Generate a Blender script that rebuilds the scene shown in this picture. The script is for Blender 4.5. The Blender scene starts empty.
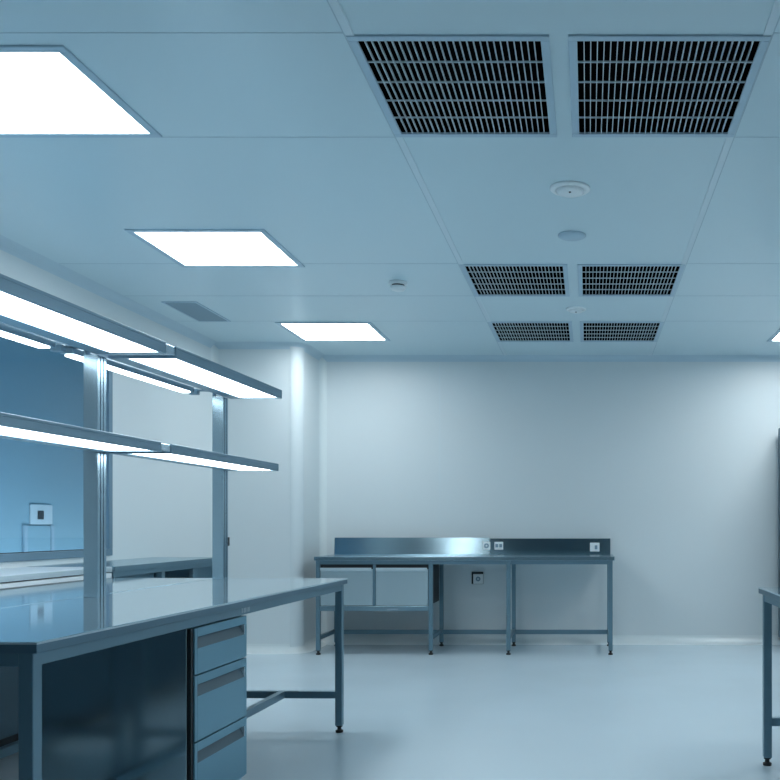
import bpy, bmesh, math
from mathutils import Vector, Matrix

scn = bpy.context.scene
COL = scn.collection
PI = math.pi

# ------------------------------------------------------------------ materials
def mat(name, base, rough=0.5, metal=0.0, spec=0.5, noise=0.0, nscale=8.0, stretch=(1, 1, 1), bump=0.0, coat=0.0, aniso=None):
    m = bpy.data.materials.new(name)
    m.use_nodes = True
    nt = m.node_tree
    b = nt.nodes['Principled BSDF']
    b.inputs['Base Color'].default_value = (*base, 1)
    b.inputs['Roughness'].default_value = rough
    b.inputs['Metallic'].default_value = metal
    b.inputs['Specular IOR Level'].default_value = spec
    b.inputs['Coat Weight'].default_value = coat
    b.inputs['Coat Roughness'].default_value = 0.08
    if noise or bump:
        tc = nt.nodes.new('ShaderNodeTexCoord')
        mp = nt.nodes.new('ShaderNodeMapping')
        mp.inputs['Scale'].default_value = stretch
        nz = nt.nodes.new('ShaderNodeTexNoise')
        nz.inputs['Scale'].default_value = nscale
        nz.inputs['Detail'].default_value = 4
        nt.links.new(tc.outputs['Object'], mp.inputs['Vector'])
        nt.links.new(mp.outputs['Vector'], nz.inputs['Vector'])
        if noise:
            mr = nt.nodes.new('ShaderNodeMapRange')
            mr.inputs['From Min'].default_value = 0.3
            mr.inputs['From Max'].default_value = 0.7
            mr.inputs['To Min'].default_value = max(0.02, rough - noise)
            mr.inputs['To Max'].default_value = min(1, rough + noise)
            nt.links.new(nz.outputs['Fac'], mr.inputs['Value'])
            nt.links.new(mr.outputs['Result'], b.inputs['Roughness'])
        if bump:
            bp = nt.nodes.new('ShaderNodeBump')
            bp.inputs['Strength'].default_value = bump
            bp.inputs['Distance'].default_value = 0.002
            nt.links.new(nz.outputs['Fac'], bp.inputs['Height'])
            nt.links.new(bp.outputs['Normal'], b.inputs['Normal'])
    return m

def emit(name, col, strength):
    m = bpy.data.materials.new(name)
    m.use_nodes = True
    nt = m.node_tree
    b = nt.nodes['Principled BSDF']
    b.inputs['Base Color'].default_value = (0.8, 0.85, 0.9, 1)
    b.inputs['Emission Color'].default_value = (*col, 1)
    b.inputs['Emission Strength'].default_value = strength
    return m

def glass(name, tint, gloss):
    m = bpy.data.materials.new(name)
    m.use_nodes = True
    nt = m.node_tree
    nt.nodes.remove(nt.nodes['Principled BSDF'])
    out = nt.nodes['Material Output']
    tr = nt.nodes.new('ShaderNodeBsdfTransparent')
    tr.inputs['Color'].default_value = (*tint, 1)
    gl = nt.nodes.new('ShaderNodeBsdfGlossy')
    gl.inputs['Roughness'].default_value = 0.02
    gl.inputs['Color'].default_value = (0.9, 0.95, 1, 1)
    fr = nt.nodes.new('ShaderNodeFresnel')
    geo = nt.nodes.new('ShaderNodeNewGeometry')
    io = nt.nodes.new('ShaderNodeMapRange')          # same reflectance from both sides of the pane
    io.inputs['To Min'].default_value = gloss
    io.inputs['To Max'].default_value = 1 / gloss
    nt.links.new(geo.outputs['Backfacing'], io.inputs['Value'])
    nt.links.new(io.outputs['Result'], fr.inputs['IOR'])
    mx = nt.nodes.new('ShaderNodeMixShader')
    nt.links.new(fr.outputs[0], mx.inputs[0])
    nt.links.new(tr.outputs[0], mx.inputs[1])
    nt.links.new(gl.outputs[0], mx.inputs[2])
    nt.links.new(mx.outputs[0], out.inputs['Surface'])
    return m

LIGHTCOL = (0.94, 0.99, 1.0)
M = dict(
    wall=mat('white_wall_panel', (0.69, 0.77, 0.805), 0.36, spec=0.35),
    ceiling=mat('ceiling_panel', (0.62, 0.78, 0.85), 0.3, spec=0.4),
    ceil_line=mat('ceiling_joint', (0.46, 0.60, 0.68), 0.5),
    ceil_trim=mat('ceiling_profile', (0.66, 0.79, 0.86), 0.4),
    floor=mat('epoxy_floor', (0.60, 0.73, 0.81), 0.24, noise=0.025, nscale=1.2, spec=0.5),
    cove=mat('coving', (0.74, 0.83, 0.86), 0.3),
    corner=mat('corner_profile', (0.64, 0.73, 0.77), 0.55),
    steel=mat('brushed_steel', (0.38, 0.55, 0.64), 0.3, metal=1.0, noise=0.03, nscale=30, stretch=(1, 1, 20)),
    steel_h=mat('brushed_steel_horizontal', (0.38, 0.53, 0.60), 0.25, metal=1.0, noise=0.015, nscale=12, stretch=(0.3, 1, 14)),
    splash=mat('mirror_steel', (0.40, 0.55, 0.62), 0.16, metal=1.0, noise=0.01, nscale=12, stretch=(0.3, 1, 10)),
    top=mat('polished_worktop', (0.62, 0.76, 0.83), 0.07, metal=0.9, noise=0.015, nscale=3),
    frame=mat('steel_frame', (0.16, 0.275, 0.345), 0.38, metal=0.5),
    front=mat('drawer_front', (0.18, 0.36, 0.46), 0.42, metal=0.6),
    recess=mat('pull_recess_shade', (0.075, 0.135, 0.175), 0.5),  # dark colour paints the shade inside the drawer pulls
    side=mat('pedestal_side', (0.62, 0.76, 0.82), 0.13, metal=1.0, noise=0.02, nscale=6),
    dark=mat('dark_gap', (0.015, 0.022, 0.028), 0.6),
    rubber=mat('black_foot', (0.008, 0.01, 0.012), 0.5),
    grille=mat('grille_bar', (0.60, 0.71, 0.77), 0.45),
    vframe=mat('vent_frame', (0.46, 0.62, 0.73), 0.4),
    plastic=mat('white_plastic', (0.84, 0.91, 0.94), 0.35),
    plastic_dim=mat('grey_plastic', (0.50, 0.63, 0.72), 0.4),
    aluminium=mat('aluminium', (0.55, 0.68, 0.77), 0.22, metal=1.0),
    post=mat('post_profile', (0.34, 0.48, 0.57), 0.26, metal=0.95),
    alu_dark=mat('aluminium_grey', (0.22, 0.34, 0.43), 0.32, metal=0.7),
    plenum=mat('plenum_black', (0.004, 0.005, 0.006), 0.9, spec=0.0),
    access=mat('access_plate', (0.22, 0.34, 0.43), 0.55),
    wframe=mat('window_frame_grey', (0.17, 0.28, 0.37), 0.4, metal=0.3),
    corridor=mat('corridor_paint', (0.38, 0.57, 0.66), 0.6),
    cabinet=mat('dark_cabinet', (0.06, 0.12, 0.16), 0.45, metal=0.3),
    band=mat('grey_edge_band', (0.33, 0.43, 0.49), 0.4),
    drawer_steel=mat('satin_drawer_steel', (0.50, 0.64, 0.70), 0.34, metal=0.6, noise=0.02, nscale=9, stretch=(0.3, 1, 10)),
    edge_shine=mat('pale_edge_highlight', (0.56, 0.68, 0.75), 0.4, metal=0.3),
    ceil_cove=mat('ceiling_coving', (0.55, 0.70, 0.79), 0.4),
    pull=mat('bright_pull', (0.70, 0.81, 0.86), 0.3, metal=0.5),
    lip=mat('worktop_lip', (0.15, 0.25, 0.32), 0.3, metal=0.7),
    pale=mat('pale_laminate', (0.66, 0.76, 0.82), 0.3),
    panel_light=emit('ceiling_diffuser', LIGHTCOL, 12.0),
    panel_light_r=emit('ceiling_diffuser_bright', LIGHTCOL, 17.5),
    led=emit('shelf_led', LIGHTCOL, 8.0),
    glass=glass('window_glass', (0.72, 0.84, 0.92), 1.35),
)

# ------------------------------------------------------------------ mesh helpers
def B():
    return bmesh.new()

def box(bm, x0, x1, y0, y1, z0, z1, bev=0.0, seg=1):
    r = bmesh.ops.create_cube(bm, size=1.0)
    vs = r['verts']
    for v in vs:
        v.co = Vector(((x0 + x1) / 2 + v.co.x * (x1 - x0), (y0 + y1) / 2 + v.co.y * (y1 - y0), (z0 + z1) / 2 + v.co.z * (z1 - z0)))
    if bev:
        es = set()
        for v in vs:
            es.update(v.link_edges)
        bmesh.ops.bevel(bm, geom=list(es), offset=bev, segments=seg, affect='EDGES', profile=0.5)
    return bm

def bx(*a, **k):
    return box(B(), *a, **k)

def prism(bm, pts, axis, a0, a1):
    """extrude a 2-D polygon along an axis: axis 'x' takes (y,z), 'y' takes (x,z), 'z' takes (x,y)"""
    def P(p, t):
        if axis == 'x': return (t, p[0], p[1])
        if axis == 'y': return (p[0], t, p[1])
        return (p[0], p[1], t)
    v0 = [bm.verts.new(P(p, a0)) for p in pts]
    v1 = [bm.verts.new(P(p, a1)) for p in pts]
    n = len(pts)
    bm.faces.new(v0)
    bm.faces.new(v1[::-1])
    for i in range(n):
        bm.faces.new([v0[i], v1[i], v1[(i + 1) % n], v0[(i + 1) % n]])
    bmesh.ops.recalc_face_normals(bm, faces=bm.faces[:])
    return bm

def lathe(bm, prof, cx=0, cy=0, n=32):
    """revolve (r, z) profile about the vertical axis"""
    rings = []
    for r, z in prof:
        if r < 1e-5:
            rings.append([bm.verts.new((cx, cy, z))])
        else:
            rings.append([bm.verts.new((cx + r * math.cos(2 * PI * k / n), cy + r * math.sin(2 * PI * k / n), z)) for k in range(n)])
    for a, b in zip(rings, rings[1:]):
        for k in range(n):
            k2 = (k + 1) % n
            if len(a) == 1 and len(b) > 1: bm.faces.new([a[0], b[k], b[k2]])
            elif len(b) == 1 and len(a) > 1: bm.faces.new([a[k], b[0], a[k2]])
            elif len(a) > 1: bm.faces.new([a[k], b[k], b[k2], a[k2]])
    bmesh.ops.recalc_face_normals(bm, faces=bm.faces[:])
    for f in bm.faces: f.smooth = True
    return bm

def obj(name, bm, m, parent=None, smooth=False, label=None):
    me = bpy.data.meshes.new(name)
    bm.to_mesh(me)
    bm.free()
    me.materials.append(m)
    if smooth:
        for p in me.polygons: p.use_smooth = True
    o = bpy.data.objects.new(name, me)
    COL.objects.link(o)
    if parent is not None:
        o.parent = parent
    if label: o['label'] = label
    return o

def tag(o, label, cat, group=None):
    o['label'] = label
    o['category'] = cat
    if group: o['group'] = group
    return o

def thing(name, label, cat, loc=(0, 0, 0), rz=0.0, group=None):
    o = bpy.data.objects.new(name, None)
    o.empty_display_size = 0.1
    COL.objects.link(o)
    o.location = loc
    o.rotation_euler = (0, 0, rz)
    return tag(o, label, cat, group)

def struct(name, bm, m, parent=None, smooth=False):
    o = obj(name, bm, m, parent, smooth)
    if parent is None: o['kind'] = 'structure'
    return o

def dup(root, loc, label, group=None):
    r = root.copy()
    COL.objects.link(r)
    r.location = loc
    r['label'] = label
    if group: r['group'] = group
    for ch in list(root.children):
        c = ch.copy()
        COL.objects.link(c)
        c.parent = r
        for g in ch.children:
            d = g.copy()
            COL.objects.link(d)
            d.parent = c
    return r

# ------------------------------------------------------------------ room
XL, XR = -3.52, 3.32          # left and right walls
YB, YN = 9.10, -2.60          # far wall, wall behind the camera
ZC = 2.91                     # ceiling
PX, PY = -2.70, 8.45          # column boxed out in the far left corner

struct('floor', bx(XL - 1.2, XR + 0.2, YN - 0.2, YB + 0.2, -0.12, 0), M['floor'])

# ceiling slab with openings for the six air grilles
VX = [(-0.845, -0.135), (-0.070, 0.640)]
VY = [(3.138, 3.956), (5.897, 6.715), (7.563, 8.381)]
bm = B()
xs = sorted({XL - 0.14, XR + 0.14} | {v + s for a, b in VX for v, s in ((a, 0.02), (b, -0.02))})
ys = sorted({YN - 0.14, YB + 0.14} | {v + s for a, b in VY for v, s in ((a, 0.02), (b, -0.02))})
for xa, xb in zip(xs, xs[1:]):
    for ya, yb in zip(ys, ys[1:]):
        cx, cy = (xa + xb) / 2, (ya + yb) / 2
        if any(a < cx < b for a, b in VX) and any(a < cy < b for a, b in VY): continue
        box(bm, xa, xb, ya, yb, ZC, ZC + 0.06)
bmesh.ops.remove_doubles(bm, verts=bm.verts[:], dist=1e-4)
struct('ceiling', bm, M['ceiling'])

struct('wall_back', bx(XL - 0.14, XR + 0.14, YB, YB + 0.14, 0, ZC), M['wall'])
struct('wall_right', bx(XR, XR + 0.14, YN, YB, 0, ZC), M['wall'])
struct('wall_front', bx(XL - 0.14, XR + 0.14, YN - 0.14, YN, 0, ZC), M['wall'])
WY0, WY1, WZ0, WZ1 = 3.70, 6.645, 0.975, 2.45       # window opening in the left wall
bm = B()
box(bm, XL - 0.12, XL, YN, WY0, 0, ZC)
box(bm, XL - 0.12, XL, WY1, YB, 0, ZC)
box(bm, XL - 0.12, XL, WY0, WY1, 0, WZ0)
box(bm, XL - 0.12, XL, WY0, WY1, WZ1, ZC)
struct('wall_left', bm, M['wall'])

# boxed column with a rounded outer corner
R = 0.095
bm = B()
pts = [(XL, YB), (XL, PY)]
for k in range(9):
    a = -PI / 2 + k * PI / 16
    pts.append((PX - R + R * math.cos(a), PY + R + R * math.sin(a)))
pts.append((PX, YB))
prism(bm, pts, 'z', 0, ZC)
struct('wall_column', bm, M['wall'])
bm = B()
pts = []
for k in range(13):
    a = -PI / 2 - 0.02 + k * (PI / 2 + 0.04) / 12
    pts.append((PX - R + (R + 0.006) * math.cos(a), PY + R + (R + 0.006) * math.sin(a)))
for k in range(12, -1, -1):
    a = -PI / 2 - 0.02 + k * (PI / 2 + 0.04) / 12
    pts.append((PX - R + (R - 0.001) * math.cos(a), PY + R + (R - 0.001) * math.sin(a)))
prism(bm, pts, 'z', 0.0, ZC - 0.01)
struct('trim_1', bm, M['corner'], smooth=False)

def cove_pts(s1, s2, r, o1, o2, n=6):
    """concave quarter round in an inside corner at (o1,o2) opening towards signs s1,s2"""
    p = [(o1, o2)]
    for k in range(n + 1):
        a = k * PI / 2 / n
        p.append((o1 + s1 * (r - r * math.sin(a)), o2 + s2 * (r - r * math.cos(a))))
    return p

def corner_cove(r, z, sz, n=6, m=10):
    """the same coving carried round the rounded outer corner of the column"""
    bm = B()
    cx, cy = PX - R, PY + R
    rows = []
    for j in range(m + 1):
        b = -PI / 2 + j * PI / 2 / m
        prof = [(R - 0.002, z)] + [(R + r - r * math.sin(k * PI / 2 / n), z + sz * (r - r * math.cos(k * PI / 2 / n))) for k in range(n + 1)]
        rows.append([bm.verts.new((cx + p * math.cos(b), cy + p * math.sin(b), q)) for p, q in prof])
    for a, b in zip(rows, rows[1:]):
        for k in range(len(a)):
            k2 = (k + 1) % len(a)
            bm.faces.new([a[k], b[k], b[k2], a[k2]])
    bm.faces.new(rows[0]); bm.faces.new(rows[-1][::-1])
    bmesh.ops.recalc_face_normals(bm, faces=bm.faces[:])
    return bm

CR = 0.085
def coves(tagname, z, sz, r, m):
    def base(n): return tagname + n
    struct(base('back'), prism(B(), cove_pts(-1, sz, r, YB, z), 'x', PX, XR), m)
    struct(base('column_front'), prism(B(), cove_pts(-1, sz, r, PY, z), 'x', XL, PX - R), m)
    struct(base('column_corner'), corner_cove(r, z, sz), m)
    struct(base('column_side'), prism(B(), cove_pts(1, sz, r, PX, z), 'y', PY + R, YB), m)
    struct(base('left'), prism(B(), cove_pts(1, sz, r, XL, z), 'y', YN, PY), m)
    struct(base('right'), prism(B(), cove_pts(-1, sz, r, XR, z), 'y', YN, YB), m)
coves('baseboard_', 0, 1, CR, M['cove'])
n = 2
def trim(bm, m):
    global n
    struct('trim_%d' % n, bm, m)
    n += 1
r = 0.06
trim(prism(B(), cove_pts(-1, -1, r, YB, ZC), 'x', PX, XR), M['ceil_cove'])
trim(prism(B(), cove_pts(-1, -1, r, PY, ZC), 'x', XL, PX - R), M['ceil_cove'])
trim(corner_cove(r, ZC, -1), M['ceil_cove'])
trim(prism(B(), cove_pts(1, -1, r, PX, ZC), 'y', PY + R, YB), M['ceil_cove'])
trim(prism(B(), cove_pts(1, -1, r, XL, ZC), 'y', YN, PY), M['ceil_cove'])
trim(prism(B(), cove_pts(-1, -1, r, XR, ZC), 'y', YN, YB), M['ceil_cove'])
trim(prism(B(), cove_pts(1, -1, r, PX, YB), 'z', 0, ZC), M['cove'])            # inside corner by the bench
trim(prism(B(), cove_pts(1, -1, 0.05, XL, PY), 'z', 0, ZC), M['cove'])          # inside corner left of the column
trim(prism(B(), cove_pts(-1, -1, r, XR, YB), 'z', 0, ZC), M['cove'])
# long ceiling profiles either side of the grille strip, cross joints of the ceiling panels
for x in (-0.845, 0.610):
    bm = B()
    segs = [(YN, VY[0][0]), (VY[0][1], VY[1][0]), (VY[1][1], VY[2][0]), (VY[2][1], YB - 0.05)]
    for a, b in segs:
        box(bm, x, x + 0.03, a, b, ZC - 0.004, ZC + 0.002)
    trim(bm, M['ceil_trim'])
for y in (3.125, 3.965, 5.885, 6.712, 7.545):
    bm = B()
    for a, b in ((XL + 0.06, -0.85), (0.645, XR - 0.06)):
        box(bm, a, b, y, y + 0.004, ZC - 0.0012, ZC + 0.002)
    trim(bm, M['ceil_line'])
for x in (-0.852, 0.643):                       # fine dark joint beside the profiles
    trim(bx(x, x + 0.004, YN, YB - 0.06, ZC - 0.0012, ZC + 0.002), M['ceil_line'])
for x in (-1.50,):                          # joints of the wall panels
    trim(bx(x, x + 0.003, YB - 0.0012, YB + 0.002, 0.09, ZC - 0.06), M['ceil_trim'])

# dark double door behind the camera, added for its reflection in the steel
dr = bpy.data.objects.new('added_door_1', None)
COL.objects.link(dr)
dr['kind'] = 'structure'
dr.location = (-2.25, YN, 0)
for a, b in ((0.06, 1.395), (1.405, 2.74)):
    lf = obj('added_door_leaf', bx(a, b, 0.001, 0.045, 0.01, 2.2, 0.003), M['cabinet'], dr)
    hx = b - 0.09 if a < 1 else a + 0.07
    obj('handle', bx(hx, hx + 0.02, 0.045, 0.09, 0.85, 1.25, 0.004), M['aluminium'], lf)
bm = B()
box(bm, 0, 0.055, 0.001, 0.06, 0, 2.26, 0.003); box(bm, 2.745, 2.80, 0.001, 0.06, 0, 2.26, 0.003)
box(bm, 0.055, 2.745, 0.001, 0.06, 2.205, 2.26, 0.003)
obj('added_door_frame', bm, M['wframe'], dr)

# corridor seen through the window
bm = B()
box(bm, -4.52, -4.40, 3.0, 9.4, 0, 2.7)
box(bm, -4.40, XL - 0.12, 2.9, 3.0, 0, 2.7)
box(bm, -4.40, XL - 0.12, 9.3, 9.4, 0, 2.7)
box(bm, -4.52, XL - 0.12, 2.9, 9.4, 2.7, 2.8)
struct('wall_corridor', bm, M['corridor'])

# window in the left wall
win = bpy.data.objects.new('window_1', None)
COL.objects.link(win)
win['kind'] = 'structure'
win.location = (XL, WY0, WZ0)
L, Hh = WY1 - WY0, WZ1 - WZ0
bm = B()
fw = 0.05
box(bm, -0.12, 0.012, 0, L, 0, fw, 0.003)
box(bm, -0.12, 0.012, 0, L, Hh - fw, Hh, 0.003)
box(bm, -0.12, 0.012, 0, fw, fw, Hh - fw, 0.003)
box(bm, -0.12, 0.012, L - fw, L, fw, Hh - fw, 0.003)
obj('window_frame', bm, M['wframe'], win)
obj('window_pane', bx(-0.045, -0.037, fw, L - fw, fw, Hh - fw), M['glass'], win)
bm = B()
t = 0.005
for a in ((fw, fw + t, fw, Hh - fw), (L - fw - t, L - fw, fw, Hh - fw)):
    box(bm, -0.036, -0.028, *a)
for z in (fw, Hh - fw - t):
    box(bm, -0.036, -0.028, fw + t, L - fw - t, z, z + t)
obj('window_gasket', bm, M['dark'], win)

# things on the corridor wall behind the pane
t_ = thing('wall_socket', 'pale square socket with dark centre seen through the window', 'socket', (-4.40, 7.23, 1.20))
obj('plate', bx(0.001, 0.014, -0.145, 0.145, 0.005, 0.165, 0.004), M['plastic'], t_)
obj('insert', bx(0.014, 0.018, -0.06, 0.02, 0.045, 0.115, 0.002), M['dark'], t_, label='dark socket insert')
t_ = thing('cable_duct', 'pale boxed cable duct below the socket behind the window', 'duct', (-4.40, 7.19, 0.0))
obj('cover', bx(0.001, 0.018, -0.15, 0.15, 0.0, 1.195, 0.004), M['corridor'], t_)
bm = B()
box(bm, 0.001, 0.024, -0.195, -0.155, 0, 1.2, 0.004)
box(bm, 0.001, 0.024, 0.155, 0.195, 0, 1.2, 0.004)
obj('edge_strip', bm, M['plastic_dim'], t_)

# ------------------------------------------------------------------ ceiling fittings
GL = 'square ceiling light panels'
def ceiling_light(x0, x1, y0, y1, label):
    w, d = x1 - x0, y1 - y0
    t = thing('ceiling_light', label, 'light', (x0, y0, ZC), 0, GL)
    bm = B()
    f = 0.038
    box(bm, 0, w, 0, f, -0.008, 0.002, 0.002)
    box(bm, 0, w, d - f, d, -0.008, 0.002, 0.002)
    box(bm, 0, f, f, d - f, -0.008, 0.002, 0.002)
    box(bm, w - f, w, f, d - f, -0.008, 0.002, 0.002)
    obj('frame', bm, M['vframe'], t)
    obj('diffuser', bx(f, w - f, f, d - f, -0.004, -0.001), M['panel_light'], t)
    return t
cl = ceiling_light(-2.68, -1.870, 3.206, 3.956, 'bright square ceiling panel nearest the camera, cut by the left edge')
dup(cl, (-2.68, 5.199, ZC), 'bright square ceiling panel in the middle of the left row')
dup(cl, (-2.64, 7.585, ZC), 'bright square ceiling panel farthest back, in front of the column')
c2 = dup(cl, (1.665, 7.615, ZC), 'bright ceiling panel at the right edge, near the far wall')
for ch in c2.children:
    if ch.name.startswith('diffuser'):
        ch.data = ch.data.copy()
        ch.data.materials[0] = M['panel_light_r']
dup(cl, (1.665, 5.199, ZC), 'bright ceiling panel over the middle of the right side, outside the picture')
dup(cl, (1.665, 3.206, ZC), 'bright ceiling panel above the right table, outside the picture')

def air_vent(w, d, loc, label):
    t = thing('air_vent', label, 'vent', loc, 0, 'air grilles in the ceiling strip')
    f = 0.032
    bm = B()
    box(bm, 0, w, 0, f, -0.007, 0.004, 0.002)
    box(bm, 0, w, d - f, d, -0.007, 0.004, 0.002)
    box(bm, 0, f, f, d - f, -0.007, 0.004, 0.002)
    box(bm, w - f, w, f, d - f, -0.007, 0.004, 0.002)
    obj('frame', bm, M['vframe'], t)
    bm = B()
    nb = 27
    for k in range(1, nb):
        x = f + (w - 2 * f) * k / nb
        box(bm, x - 0.0017, x + 0.0017, f, d - f, -0.003, 0.010)
    for k in range(1, 5):
        y = f + (d - 2 * f) * k / 5
        box(bm, f, w - f, y - 0.002, y + 0.002, -0.004, 0.002)
    obj('grille', bm, M['grille'], t)
    bm = B()
    e = 0.024
    box(bm, e, w - e, e, d - e, 0.16, 0.17)
    box(bm, e - 0.004, e, e, d - e, 0.005, 0.17)
    box(bm, w - e, w - e + 0.004, e, d - e, 0.005, 0.17)
    box(bm, e, w - e, e - 0.004, e, 0.005, 0.17)
    box(bm, e, w - e, d - e, d - e + 0.004, 0.005, 0.17)
    obj('plenum_box', bm, M['plenum'], t, label='dark box above the grille')
    return t
vn = [('large nearest air grille, left of its pair', 'large nearest air grille, right of its pair'),
      ('left air grille of the middle pair, past the two round discs', 'right air grille of the middle pair, past the two round discs'),
      ('left air grille of the smallest pair by the far wall', 'right air grille of the smallest pair by the far wall')]
v0 = None
for j, (ya, yb) in enumerate(VY):
    for i, (xa, xb) in enumerate(VX):
        if v0 is None: v0 = air_vent(xb - xa, yb - ya, (xa, ya, ZC), vn[j][i])
        else: dup(v0, (xa, ya, ZC), vn[j][i])

def detector(loc, r, label):
    t = thing('ceiling_detector', label, 'detector', loc)
    obj('flange', lathe(B(), [(0, 0.001), (r, 0.001), (r, -0.006), (r * 0.93, -0.012), (r * 0.72, -0.013), (r * 0.70, -0.006), (0, -0.006)]), M['plastic'], t)
    obj('sensor_cap', lathe(B(), [(r * 0.66, -0.004), (r * 0.68, -0.016), (r * 0.60, -0.026), (r * 0.3, -0.031), (0, -0.032)]), M['plastic'], t)
    obj('indicator', lathe(B(), [(0, -0.028), (0.006, -0.028), (0.006, -0.034), (0, -0.035)], 0, -r * 0.32, 12), M['dark'], t)
    return t
detector((-0.091, 4.57, ZC), 0.102, 'large round ceiling detector between the first and second grille pairs')
detector((-0.095, 7.12, ZC), 0.080, 'small round ceiling detector between the second and third grille pairs')
t_ = thing('ceiling_disc', 'flat round blank disc on the ceiling before the middle grilles', 'ceiling disc', (-0.095, 5.31, ZC))
obj('cover', lathe(B(), [(0, 0.001), (0.083, 0.001), (0.083, -0.007), (0.07, -0.014), (0, -0.016)]), M['vframe'], t_)
t_ = thing('smoke_detector', 'small white smoke detector hanging below the ceiling left of the grilles', 'detector', (-1.335, 6.33, ZC))
obj('base', lathe(B(), [(0, 0.001), (0.062, 0.001), (0.062, -0.016), (0.055, -0.022), (0.040, -0.022), (0, -0.022)]), M['plastic'], t_)
obj('neck', lathe(B(), [(0.044, -0.021), (0.044, -0.034), (0, -0.034)]), M['dark'], t_)
obj('sensor_cap', lathe(B(), [(0, -0.033), (0.053, -0.033), (0.052, -0.046), (0.042, -0.060), (0.02, -0.067), (0, -0.068)]), M['plastic'], t_)

t_ = thing('access_panel', 'blue grey rectangular hatch flush in the ceiling near the left wall', 'ceiling hatch', (-3.265, 6.886, ZC))
obj('plate', bx(0.012, 0.255, 0.014, 0.645, -0.004, 0.001), M['access'], t_)
bm = B()
box(bm, 0, 0.27, 0, 0.014, -0.007, 0.001); box(bm, 0, 0.27, 0.645, 0.66, -0.007, 0.001)
box(bm, 0, 0.012, 0.014, 0.645, -0.007, 0.001); box(bm, 0.255, 0.27, 0.014, 0.645, -0.007, 0.001)
obj('rim', bm, M['vframe'], t_)

# ------------------------------------------------------------------ work tables
def foot(t, x, y, h=0.045):
    bm = lathe(B(), [(0, 0), (0.021, 0), (0.022, 0.012), (0.012, 0.017), (0.011, h - 0.014), (0.018, h - 0.012), (0.018, h), (0, h)], x, y, 20)
    return obj('foot', bm, M['rubber'], t, label='black levelling foot')

def leg(t, x, y, w, z1, z0=0.04):
    h = w / 2
    l = obj('leg', bx(x - h, x + h, y - h, y + h, z0, z1, 0.002), M['frame'], t)
    foot(l, x, y)
    return l

def work_table(label, loc, rz, W, Ln, H, gap=None):
    """top spans x -W..0, y 0..Ln"""
    t = thing('work_table', label, 'table', loc, rz)
    tp = obj('tabletop', bx(-W, 0, 0, Ln, H - 0.004, H, 0.0018), M['top'], t)
    obj('edge_band', bx(-W + 0.0004, -0.0004, 0.0004, Ln - 0.0004, H - 0.031, H - 0.0041, 0.001), M['lip'], tp)
    bm = B()
    for a in ((-W, 0, 0, 0.004), (-W, 0, Ln - 0.004, Ln), (-W, -W + 0.004, 0.004, Ln - 0.004), (-0.004, 0, 0.004, Ln - 0.004)):
        box(bm, a[0] - 0.0006 * (a[0] == -W), a[1] + 0.0006 * (a[1] == 0), a[2], a[3], H - 0.0075, H - 0.0025)
    obj('edge_highlight', bm, M['edge_shine'], tp, label='painted highlight along the top edge')  # pale strip paints the light glinting along the table edge
    ins, w = 0.012, 0.040
    xa, xb, ya, yb = -W + 0.018 + w / 2, -0.018 - w / 2, ins + w / 2, Ln - ins - w / 2
    for x in (xa, xb):
        for y in (ya, yb):
            leg(t, x, y, w, H - 0.031)
    z0, z1 = H - 0.068, H - 0.031
    for x in (xa, xb):
        obj('apron', bx(x - 0.018, x + 0.018, ya + w / 2, yb - w / 2, z0, z1, 0.001), M['frame'], t)
    for y in (ya, yb):
        obj('apron', bx(xa + w / 2, xb - w / 2, y - 0.018, y + 0.018, z0, z1, 0.001), M['frame'], t)
    for y in (ya, yb):
        obj('cross_rail', bx(xa + w / 2, xb - w / 2, y - 0.018, y + 0.018, 0.198, 0.238, 0.001), M['frame'], t)
    xm = (xa + xb) / 2
    runs = [(ya + 0.018, yb - 0.018)] if gap is None else [(ya + 0.018, gap[0]), (gap[1], yb - 0.018)]
    for a, b in runs:
        obj('stretcher', bx(xm - 0.018, xm + 0.018, a, b, 0.198, 0.238, 0.001), M['frame'], t)
    return t

TR = math.radians(-1.2)
P0 = Vector((-1.461, 2.385, 0))
RM = Matrix.Rotation(TR, 3, 'Z')
def at(x, y, z=0.0):
    return P0 + RM @ Vector((x, y, z))
HT = 0.89
TL = 2.86
wt = work_table('long steel work table at left front with drawers under it', at(0, 0), TR, 0.740, TL, HT, (0.937, 1.448))
bm = B()
for k, (a, b) in enumerate(((0, 0.012), (0.022, 0.050), (0.060, 0.085))):
    box(bm, -0.0205, -0.0185, 1.385 + a, 1.385 + b, HT - 0.060, HT - 0.040)
obj('maker_plate', bm, M['band'], wt, label='tiny pale maker plate')
work_table('rear steel work table back to back behind the front one, under the window', at(-0.752, 0), TR, 0.70, TL, HT)
work_table('steel work table cut off by the right edge, only its corner leg showing', (0.858 + 0.74, 1.62, 0), 0, 0.74, 2.91, 0.888)

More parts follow.
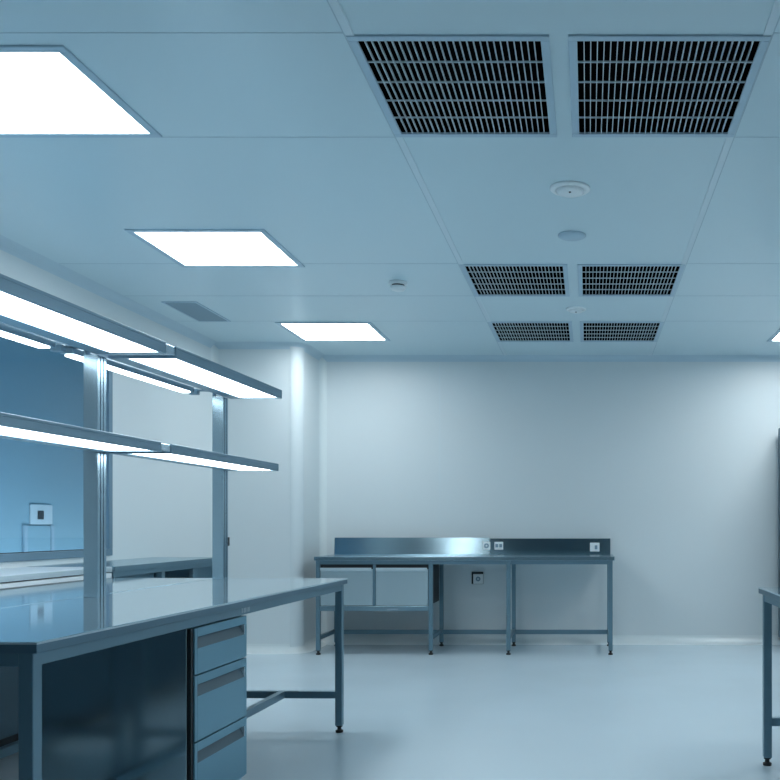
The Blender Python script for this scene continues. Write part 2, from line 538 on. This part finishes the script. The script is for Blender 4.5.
# drawer pedestal under the front table
PD0, PD1 = 0.940, 1.445                                # along the table
t = thing('drawer_pedestal', 'steel three-drawer pedestal tucked under the left front table', 'drawer unit', at(-0.020, PD0), TR)
pw, pd = PD1 - PD0, 0.58
obj('carcass', bx(-pd, -0.022, 0, pw, 0.12, 0.818, 0.002), M['side'], t)
for x in (-pd + 0.06, -0.08):
    for y in (0.06, pw - 0.06):
        bm = B()
        lathe(bm, [(0, 0.06), (0.02, 0.06), (0.02, 0.125), (0, 0.125)], x, y, 16)
        r_ = bmesh.ops.create_cone(bm, cap_ends=True, segments=24, radius1=0.035, radius2=0.035, depth=0.028)
        bmesh.ops.transform(bm, matrix=Matrix.Translation((x, y, 0.0355)) @ Matrix.Rotation(PI / 2, 4, 'X'), verts=r_['verts'])
        obj('castor', bm, M['rubber'], t)
def drawer(z0, z1):
    y0, y1 = 0.019, pw - 0.004
    zt = z1 - 0.036                                    # top of the pull scoop
    zb = zt - 0.040
    e = 0.022
    bm = B()
    prism(bm, [(-0.021, z0), (0, z0), (0, zb), (-0.021, zt)], 'y', y0 + e, y1 - e)     # face leaning back into the scoop
    box(bm, -0.021, 0, y0 + e, y1 - e, zt + 0.003, z1)
    box(bm, -0.021, 0, y0, y0 + e, z0, z1, 0.0015)
    box(bm, -0.021, 0, y1 - e, y1, z0, z1, 0.0015)
    d = obj('drawer', bm, M['front'], t)
    bm = B()
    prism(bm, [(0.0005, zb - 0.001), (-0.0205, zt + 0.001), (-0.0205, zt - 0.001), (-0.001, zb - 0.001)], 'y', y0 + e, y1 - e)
    obj('pull_recess', bm, M['recess'], d, label='slanting finger pull, its shade painted dark')
    obj('pull_end_lit', prism(B(), [(0.0006, zb), (0.0006, zt), (-0.0205, zt)], 'y', y1 - e - 0.004, y1 - e), M['pull'], d, label='triangular pull end, painted bright as if lit')  # bright colour stands for light falling on the recess end
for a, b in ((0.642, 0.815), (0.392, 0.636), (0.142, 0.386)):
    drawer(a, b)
bm = B()
box(bm, -0.021, -0.006, 0.0, 0.017, 0.13, 0.815)
obj('edge_channel', bm, M['dark'], t, label='black channel down the near edge')

# ------------------------------------------------------------------ lit shelf rack on the tables
t = thing('shelf_rack', 'aluminium rack with two lit shelves standing on the left work tables', 'shelf rack', at(-0.70, 0, HT), TR)
ZU, TU, ZLo, TLo = 1.98 - HT, 0.050, 1.554 - HT, 0.042
posts = (0.215, 1.4875, 2.7475)
for py in posts:
    bm = B()
    hw, hd = 0.031, 0.033
    # extruded profile: body with two slots running down its right face
    box(bm, -hw, hw - 0.006, py - hd, py + hd, 0, ZU - TU - 0.002, 0.001)
    box(bm, hw - 0.006, hw, py - hd, py - hd + 0.018, 0, ZU - TU - 0.002)
    box(bm, hw - 0.006, hw, py - 0.008, py + 0.008, 0, ZU - TU - 0.002)
    box(bm, hw - 0.006, hw, py + hd - 0.018, py + hd, 0, ZU - TU - 0.002)
    obj('post', bm, M['post'], t)
obj('clip', bx(0.022, 0.036, posts[2] + 0.034, posts[2] + 0.046, 1.08 - HT, 1.13 - HT, 0.002), M['dark'], t, label='small dark clip on the far post')

def shelf(y0, y1, xo, z, th):
    """outer edge at x = xo; back edge against the posts"""
    xi = 0.032
    bm = B()
    zb = z - th
    box(bm, xi, xo, y0, y1, z - 0.012, z, 0.001)                  # top sheet
    box(bm, xo - 0.016, xo, y0, y1, zb, z - 0.012, 0.001)          # outer edge
    box(bm, xi, 0.105, y0, y1, zb, z - 0.012)                       # back channel
    box(bm, 0.105, xo - 0.016, y0, y0 + 0.02, zb, z - 0.012)
    box(bm, 0.105, xo - 0.016, y1 - 0.03, y1, zb, z - 0.012)
    s = obj('shelf', bm, M['alu_dark'], t)
    obj('led_panel', bx(0.105, xo - 0.016, y0 + 0.02, y1 - 0.03, zb + 0.003, zb + 0.008), M['led'], s, label='glowing white underside')
    return s
for xo, z, th in ((0.332, ZU, TU), (0.312, ZLo, TLo)):
    shelf(0.265, 1.445, xo, z, th)
    shelf(1.535, 2.815, xo, z, th)
    for a in (posts[0] - 0.05, 1.4465):
        obj('bracket_arm', bx(0.032, xo - 0.004, a, a + 0.087, z - th + 0.006, z - 0.004, 0.002), M['aluminium'], t)
# slim lamp strips along the back of the posts
for a, b in ((0.25, 1.32), (1.50, 2.575)):
    zt = 1.935 - HT
    s = obj('lamp_strip', bx(-0.145, -0.085, a - 0.03, b + 0.03, zt + 0.003, zt + 0.030, 0.002), M['alu_dark'], t)
    obj('strip_diffuser', bx(-0.138, -0.092, a, b, zt - 0.004, zt + 0.003), M['led'], s)
for py in posts:
    obj('strip_holder', prism(B(), [(-0.0312, 1.93 - HT), (-0.036, 1.93 - HT), (-0.036, 1.9655 - HT), (-0.150, 1.9655 - HT), (-0.150, 1.972 - HT), (-0.0312, 1.972 - HT)], 'y', py - 0.02, py + 0.02), M['alu_dark'], t)
    obj('strip_clip', bx(-0.14, -0.09, py - 0.09, py - 0.06, 1.934 - HT, 1.965 - HT, 0.002), M['alu_dark'], t)

# ------------------------------------------------------------------ bench against the far wall
BX0, BX1, BY0, BY1 = -2.526, 0.245, 8.29, 8.985
t = thing('lab_bench', 'long steel bench with two drawers against the far wall', 'bench', (BX0, BY0, 0))
W, D, H = BX1 - BX0, BY1 - BY0, 0.908
obj('worktop', bx(0, W, 0, D, H - 0.036, H, 0.003, 2), M['steel_h'], t)
ws = 1.545
obj('backsplash', prism(B(), [(D - 0.026, H), (D - 0.012, H + 0.166), (D, H + 0.166), (D, H)], 'x', 0.0, ws - 0.001), M['splash'], t)
obj('backsplash', bx(ws + 0.001, W - 0.022, D - 0.022, D, H, H + 0.158, 0.001), M['splash'], t)
lx = [0.030, 1.072, 1.790, 2.735]
fy, ry = 0.040, D - 0.05
for x in lx:
    leg(t, x, fy, 0.038, H - 0.037)
    leg(t, x, ry, 0.038, H - 0.037)
for x in lx:
    obj('side_rail', bx(x - 0.014, x + 0.014, fy + 0.02, ry - 0.02, 0.135, 0.172, 0.001), M['frame'], t)
for a, b in zip(lx, lx[1:]):
    obj('apron', bx(a + 0.02, b - 0.02, fy - 0.016, fy + 0.012, H - 0.072, H - 0.037, 0.001), M['frame'], t)
    obj('back_rail', bx(a + 0.02, b - 0.02, ry - 0.016, ry + 0.016, 0.118, 0.160, 0.001), M['frame'], t)
xa, xb = lx[0] + 0.02, lx[1] - 0.02
c = obj('drawer_case', bx(xa, xb, fy + 0.006, ry - 0.03, 0.452, H - 0.073, 0.001), M['dark'], t)
obj('case_rail', bx(xa, xb, fy - 0.016, fy + 0.012, 0.405, 0.450, 0.001), M['steel'], t)
bm = bx(xa + 0.62, xa + 0.72, fy - 0.0175, fy - 0.016, 0.415, 0.425)
obj('maker_plate', bm, M['plastic_dim'], t)
xm = (xa + xb) / 2
obj('divider', bx(xm - 0.013, xm + 0.013, fy - 0.016, fy + 0.004, 0.452, H - 0.074, 0.001), M['frame'], t)
for a, b in ((xa + 0.004, xm - 0.016), (xm + 0.016, xb - 0.004)):
    bm = B()
    box(bm, a, b, fy - 0.016, fy + 0.004, 0.456, 0.792, 0.002)
    d = obj('drawer', bm, M['drawer_steel'], t)
    bm = B()
    prism(bm, [(fy - 0.0165, 0.770), (fy - 0.042, 0.784), (fy - 0.042, 0.806), (fy - 0.038, 0.806), (fy - 0.038, 0.788), (fy - 0.0165, 0.776)], 'x', a + 0.005, b - 0.005)
    obj('handle', bm, M['pull'], d, label='folded bright pull lip')

def socket(loc, w, h, label, kind):
    """faces the camera, back face at local y = 0"""
    t = thing('wall_socket', label, 'socket', loc)
    obj('plate', bx(-w / 2, w / 2, -0.010, 0, -h / 2, h / 2, 0.004, 2), M['plastic'], t)
    if kind == 'round':
        bm = B()
        r_ = bmesh.ops.create_cone(bm, cap_ends=True, segments=28, radius1=0.024, radius2=0.024, depth=0.004)
        bmesh.ops.transform(bm, matrix=Matrix.Translation((0, -0.0105, 0)) @ Matrix.Rotation(PI / 2, 4, 'X'), verts=r_['verts'])
        obj('insert', bm, M['access'], t)
        bm = B()
        box(bm, -0.003, 0.003, -0.0145, -0.0115, -0.012, 0.012)
        box(bm, -0.012, 0.012, -0.0145, -0.0115, -0.003, 0.003)
        obj('contact', bm, M['plastic'], t)
    elif kind == 'double':
        for s in (-1, 1):
            obj('insert', bx(s * 0.019 - 0.014, s * 0.019 + 0.014, -0.0125, -0.009, -0.016, 0.018, 0.001), M['access'], t)
    else:
        obj('insert', bx(0.000, 0.026, -0.0125, -0.009, -0.022, 0.018, 0.001), M['access'], t)
    return t
ysp = BY1 - 0.0225
socket((-1.010, ysp, 0.993), 0.076, 0.080, 'white socket with round insert, left of the two on the steel backsplash', 'round')
socket((-0.888, ysp, 0.993), 0.088, 0.078, 'white double socket, right beside the round one on the backsplash', 'double')
socket((0.067, ysp, 0.980), 0.096, 0.088, 'white switch plate near the right end of the backsplash', 'single')
t = socket((-1.110, YB - 0.0005, 0.655), 0.10, 0.10, 'grey socket on the wall beneath the far bench', 'round')
obj('back_box', bx(-0.066, 0.052, -0.004, 0.0, -0.052, 0.072, 0.001), M['dark'], t, label='dark box behind the plate')
obj('shadow_bar', bx(-0.06, 0.052, -0.034, -0.004, 0.052, 0.066, 0.002), M['dark'], t, label='dark bar painted as the shadow over the socket')  # dark bar drawn for the shadow at the plate's top

# ------------------------------------------------------------------ benches along the left wall
def wall_bench(y0, y1, label, near):
    t = thing('wall_bench', label, 'bench', (XL + 0.003, y0, 0))
    D, L, H = 0.557, y1 - y0, 0.94
    tp = obj('worktop', bx(0, D - 0.004, 0, L, H - 0.03, H, 0.002), M['pale'] if near else M['steel_h'], t)
    obj('edge_band', bx(D - 0.004, D, 0, L, H - 0.031, H, 0.001), M['band'] if near else M['frame'], tp)
    if near:
        obj('carcass', bx(0.0, D - 0.04, 0.0, L, 0.1, H - 0.031, 0.001), M['dark'], t)
        nd = 8
        for k in range(nd):
            a, b = L * k / nd + 0.003, L * (k + 1) / nd - 0.003
            d = obj('door', bx(D - 0.04, D - 0.02, a, b, 0.11, H - 0.075, 0.002), M['cabinet'], t)
            obj('handle', bx(D - 0.02, D - 0.006, (a + b) / 2 - 0.08, (a + b) / 2 + 0.08, H - 0.11, H - 0.095, 0.002), M['aluminium'], d)
        obj('front_rail', bx(D - 0.04, D - 0.004, 0.0, L, H - 0.068, H - 0.038, 0.001), M['pale'], t, label='pale rail under the worktop')
        obj('plinth', bx(0.02, D - 0.08, 0.01, L - 0.01, 0, 0.1), M['dark'], t)
    else:
        obj('apron', bx(D - 0.035, D - 0.008, 0.0, L, H - 0.066, H - 0.031, 0.001), M['frame'], t)
        obj('back_panel', bx(0.03, 0.05, 0.0, L, 0.12, H - 0.031), M['cabinet'], t)
        for y in (0.025, L * 0.40, L * 0.70, L - 0.025):
            leg(t, D - 0.03, y, 0.04, H - 0.067)
            leg(t, 0.08, y, 0.04, H - 0.031)
        obj('drawer_box', bx(0.06, D - 0.06, L * 0.02, L * 0.38, 0.5, H - 0.07, 0.002), M['frame'], t)
        obj('drawer_box', bx(0.06, D - 0.06, L * 0.72, L * 0.98, 0.5, H - 0.07, 0.002), M['frame'], t)
    return t
wall_bench(-0.6, 5.60, 'pale low bench under the window along the left wall', True)
wall_bench(5.63, 7.30, 'dark steel bench along the left wall between window and column', False)

# ------------------------------------------------------------------ tall cabinet at the right edge
t = thing('tall_cabinet', 'tall dark cabinet just showing at the right edge by the far wall', 'cabinet', (1.903, 8.40, 0))
obj('carcass', bx(0, 0.9, 0.02, 0.60, 0.08, 2.165, 0.003), M['cabinet'], t)
obj('plinth', bx(0.03, 0.87, 0.05, 0.58, 0, 0.08), M['dark'], t)
for a, b in ((0.002, 0.449), (0.451, 0.898)):
    d = obj('door', bx(a, b, 0, 0.019, 0.085, 2.16, 0.002), M['cabinet'], t)
    hx = b - 0.04 if a < 0.1 else a + 0.03
    obj('handle', bx(hx, hx + 0.012, -0.03, 0, 1.0, 1.16, 0.002), M['aluminium'], d)

# unseen fill light, added below the sill to brighten the corridor
la = bpy.data.lights.new('corridor_fill', 'AREA')
la.shape = 'RECTANGLE'
la.size, la.size_y = 5.5, 0.12
la.energy = 28
la.color = LIGHTCOL
lo = bpy.data.objects.new('corridor_fill', la)
COL.objects.link(lo)
lo.location = (XL - 0.16, 6.2, 0.45)
lo.rotation_euler = (Vector((-0.75, 0, 0.75))).to_track_quat('-Z', 'Y').to_euler()
d_ = Vector((-0.75, 0, 0.75)).normalized()
yv = Vector((0, 1, 0))
lo.rotation_euler = Matrix((yv, (-d_).cross(yv), -d_)).transposed().to_euler()

# ------------------------------------------------------------------ world, camera, view
w = bpy.data.worlds.new('World')
scn.world = w
w.use_nodes = True
w.node_tree.nodes['Background'].inputs[0].default_value = (0.05, 0.1, 0.15, 1)
w.node_tree.nodes['Background'].inputs[1].default_value = 0.2

cam = bpy.data.cameras.new('camera')
cam.sensor_width = 36
cam.lens = 36 * 900 / 780
cam.shift_x = -(588 - 390) / 780
cam.shift_y = (525 - 390) / 780
cam.clip_start = 0.05
co = bpy.data.objects.new('camera', cam)
COL.objects.link(co)
co.location = (0, 0, 1.2)
co.rotation_euler = (PI / 2, 0, 0)
scn.camera = co

scn.view_settings.view_transform = 'Standard'
scn.view_settings.look = 'None'
scn.view_settings.exposure = 0.0
scn.view_settings.gamma = 1.0
scn.view_settings.use_curve_mapping = False
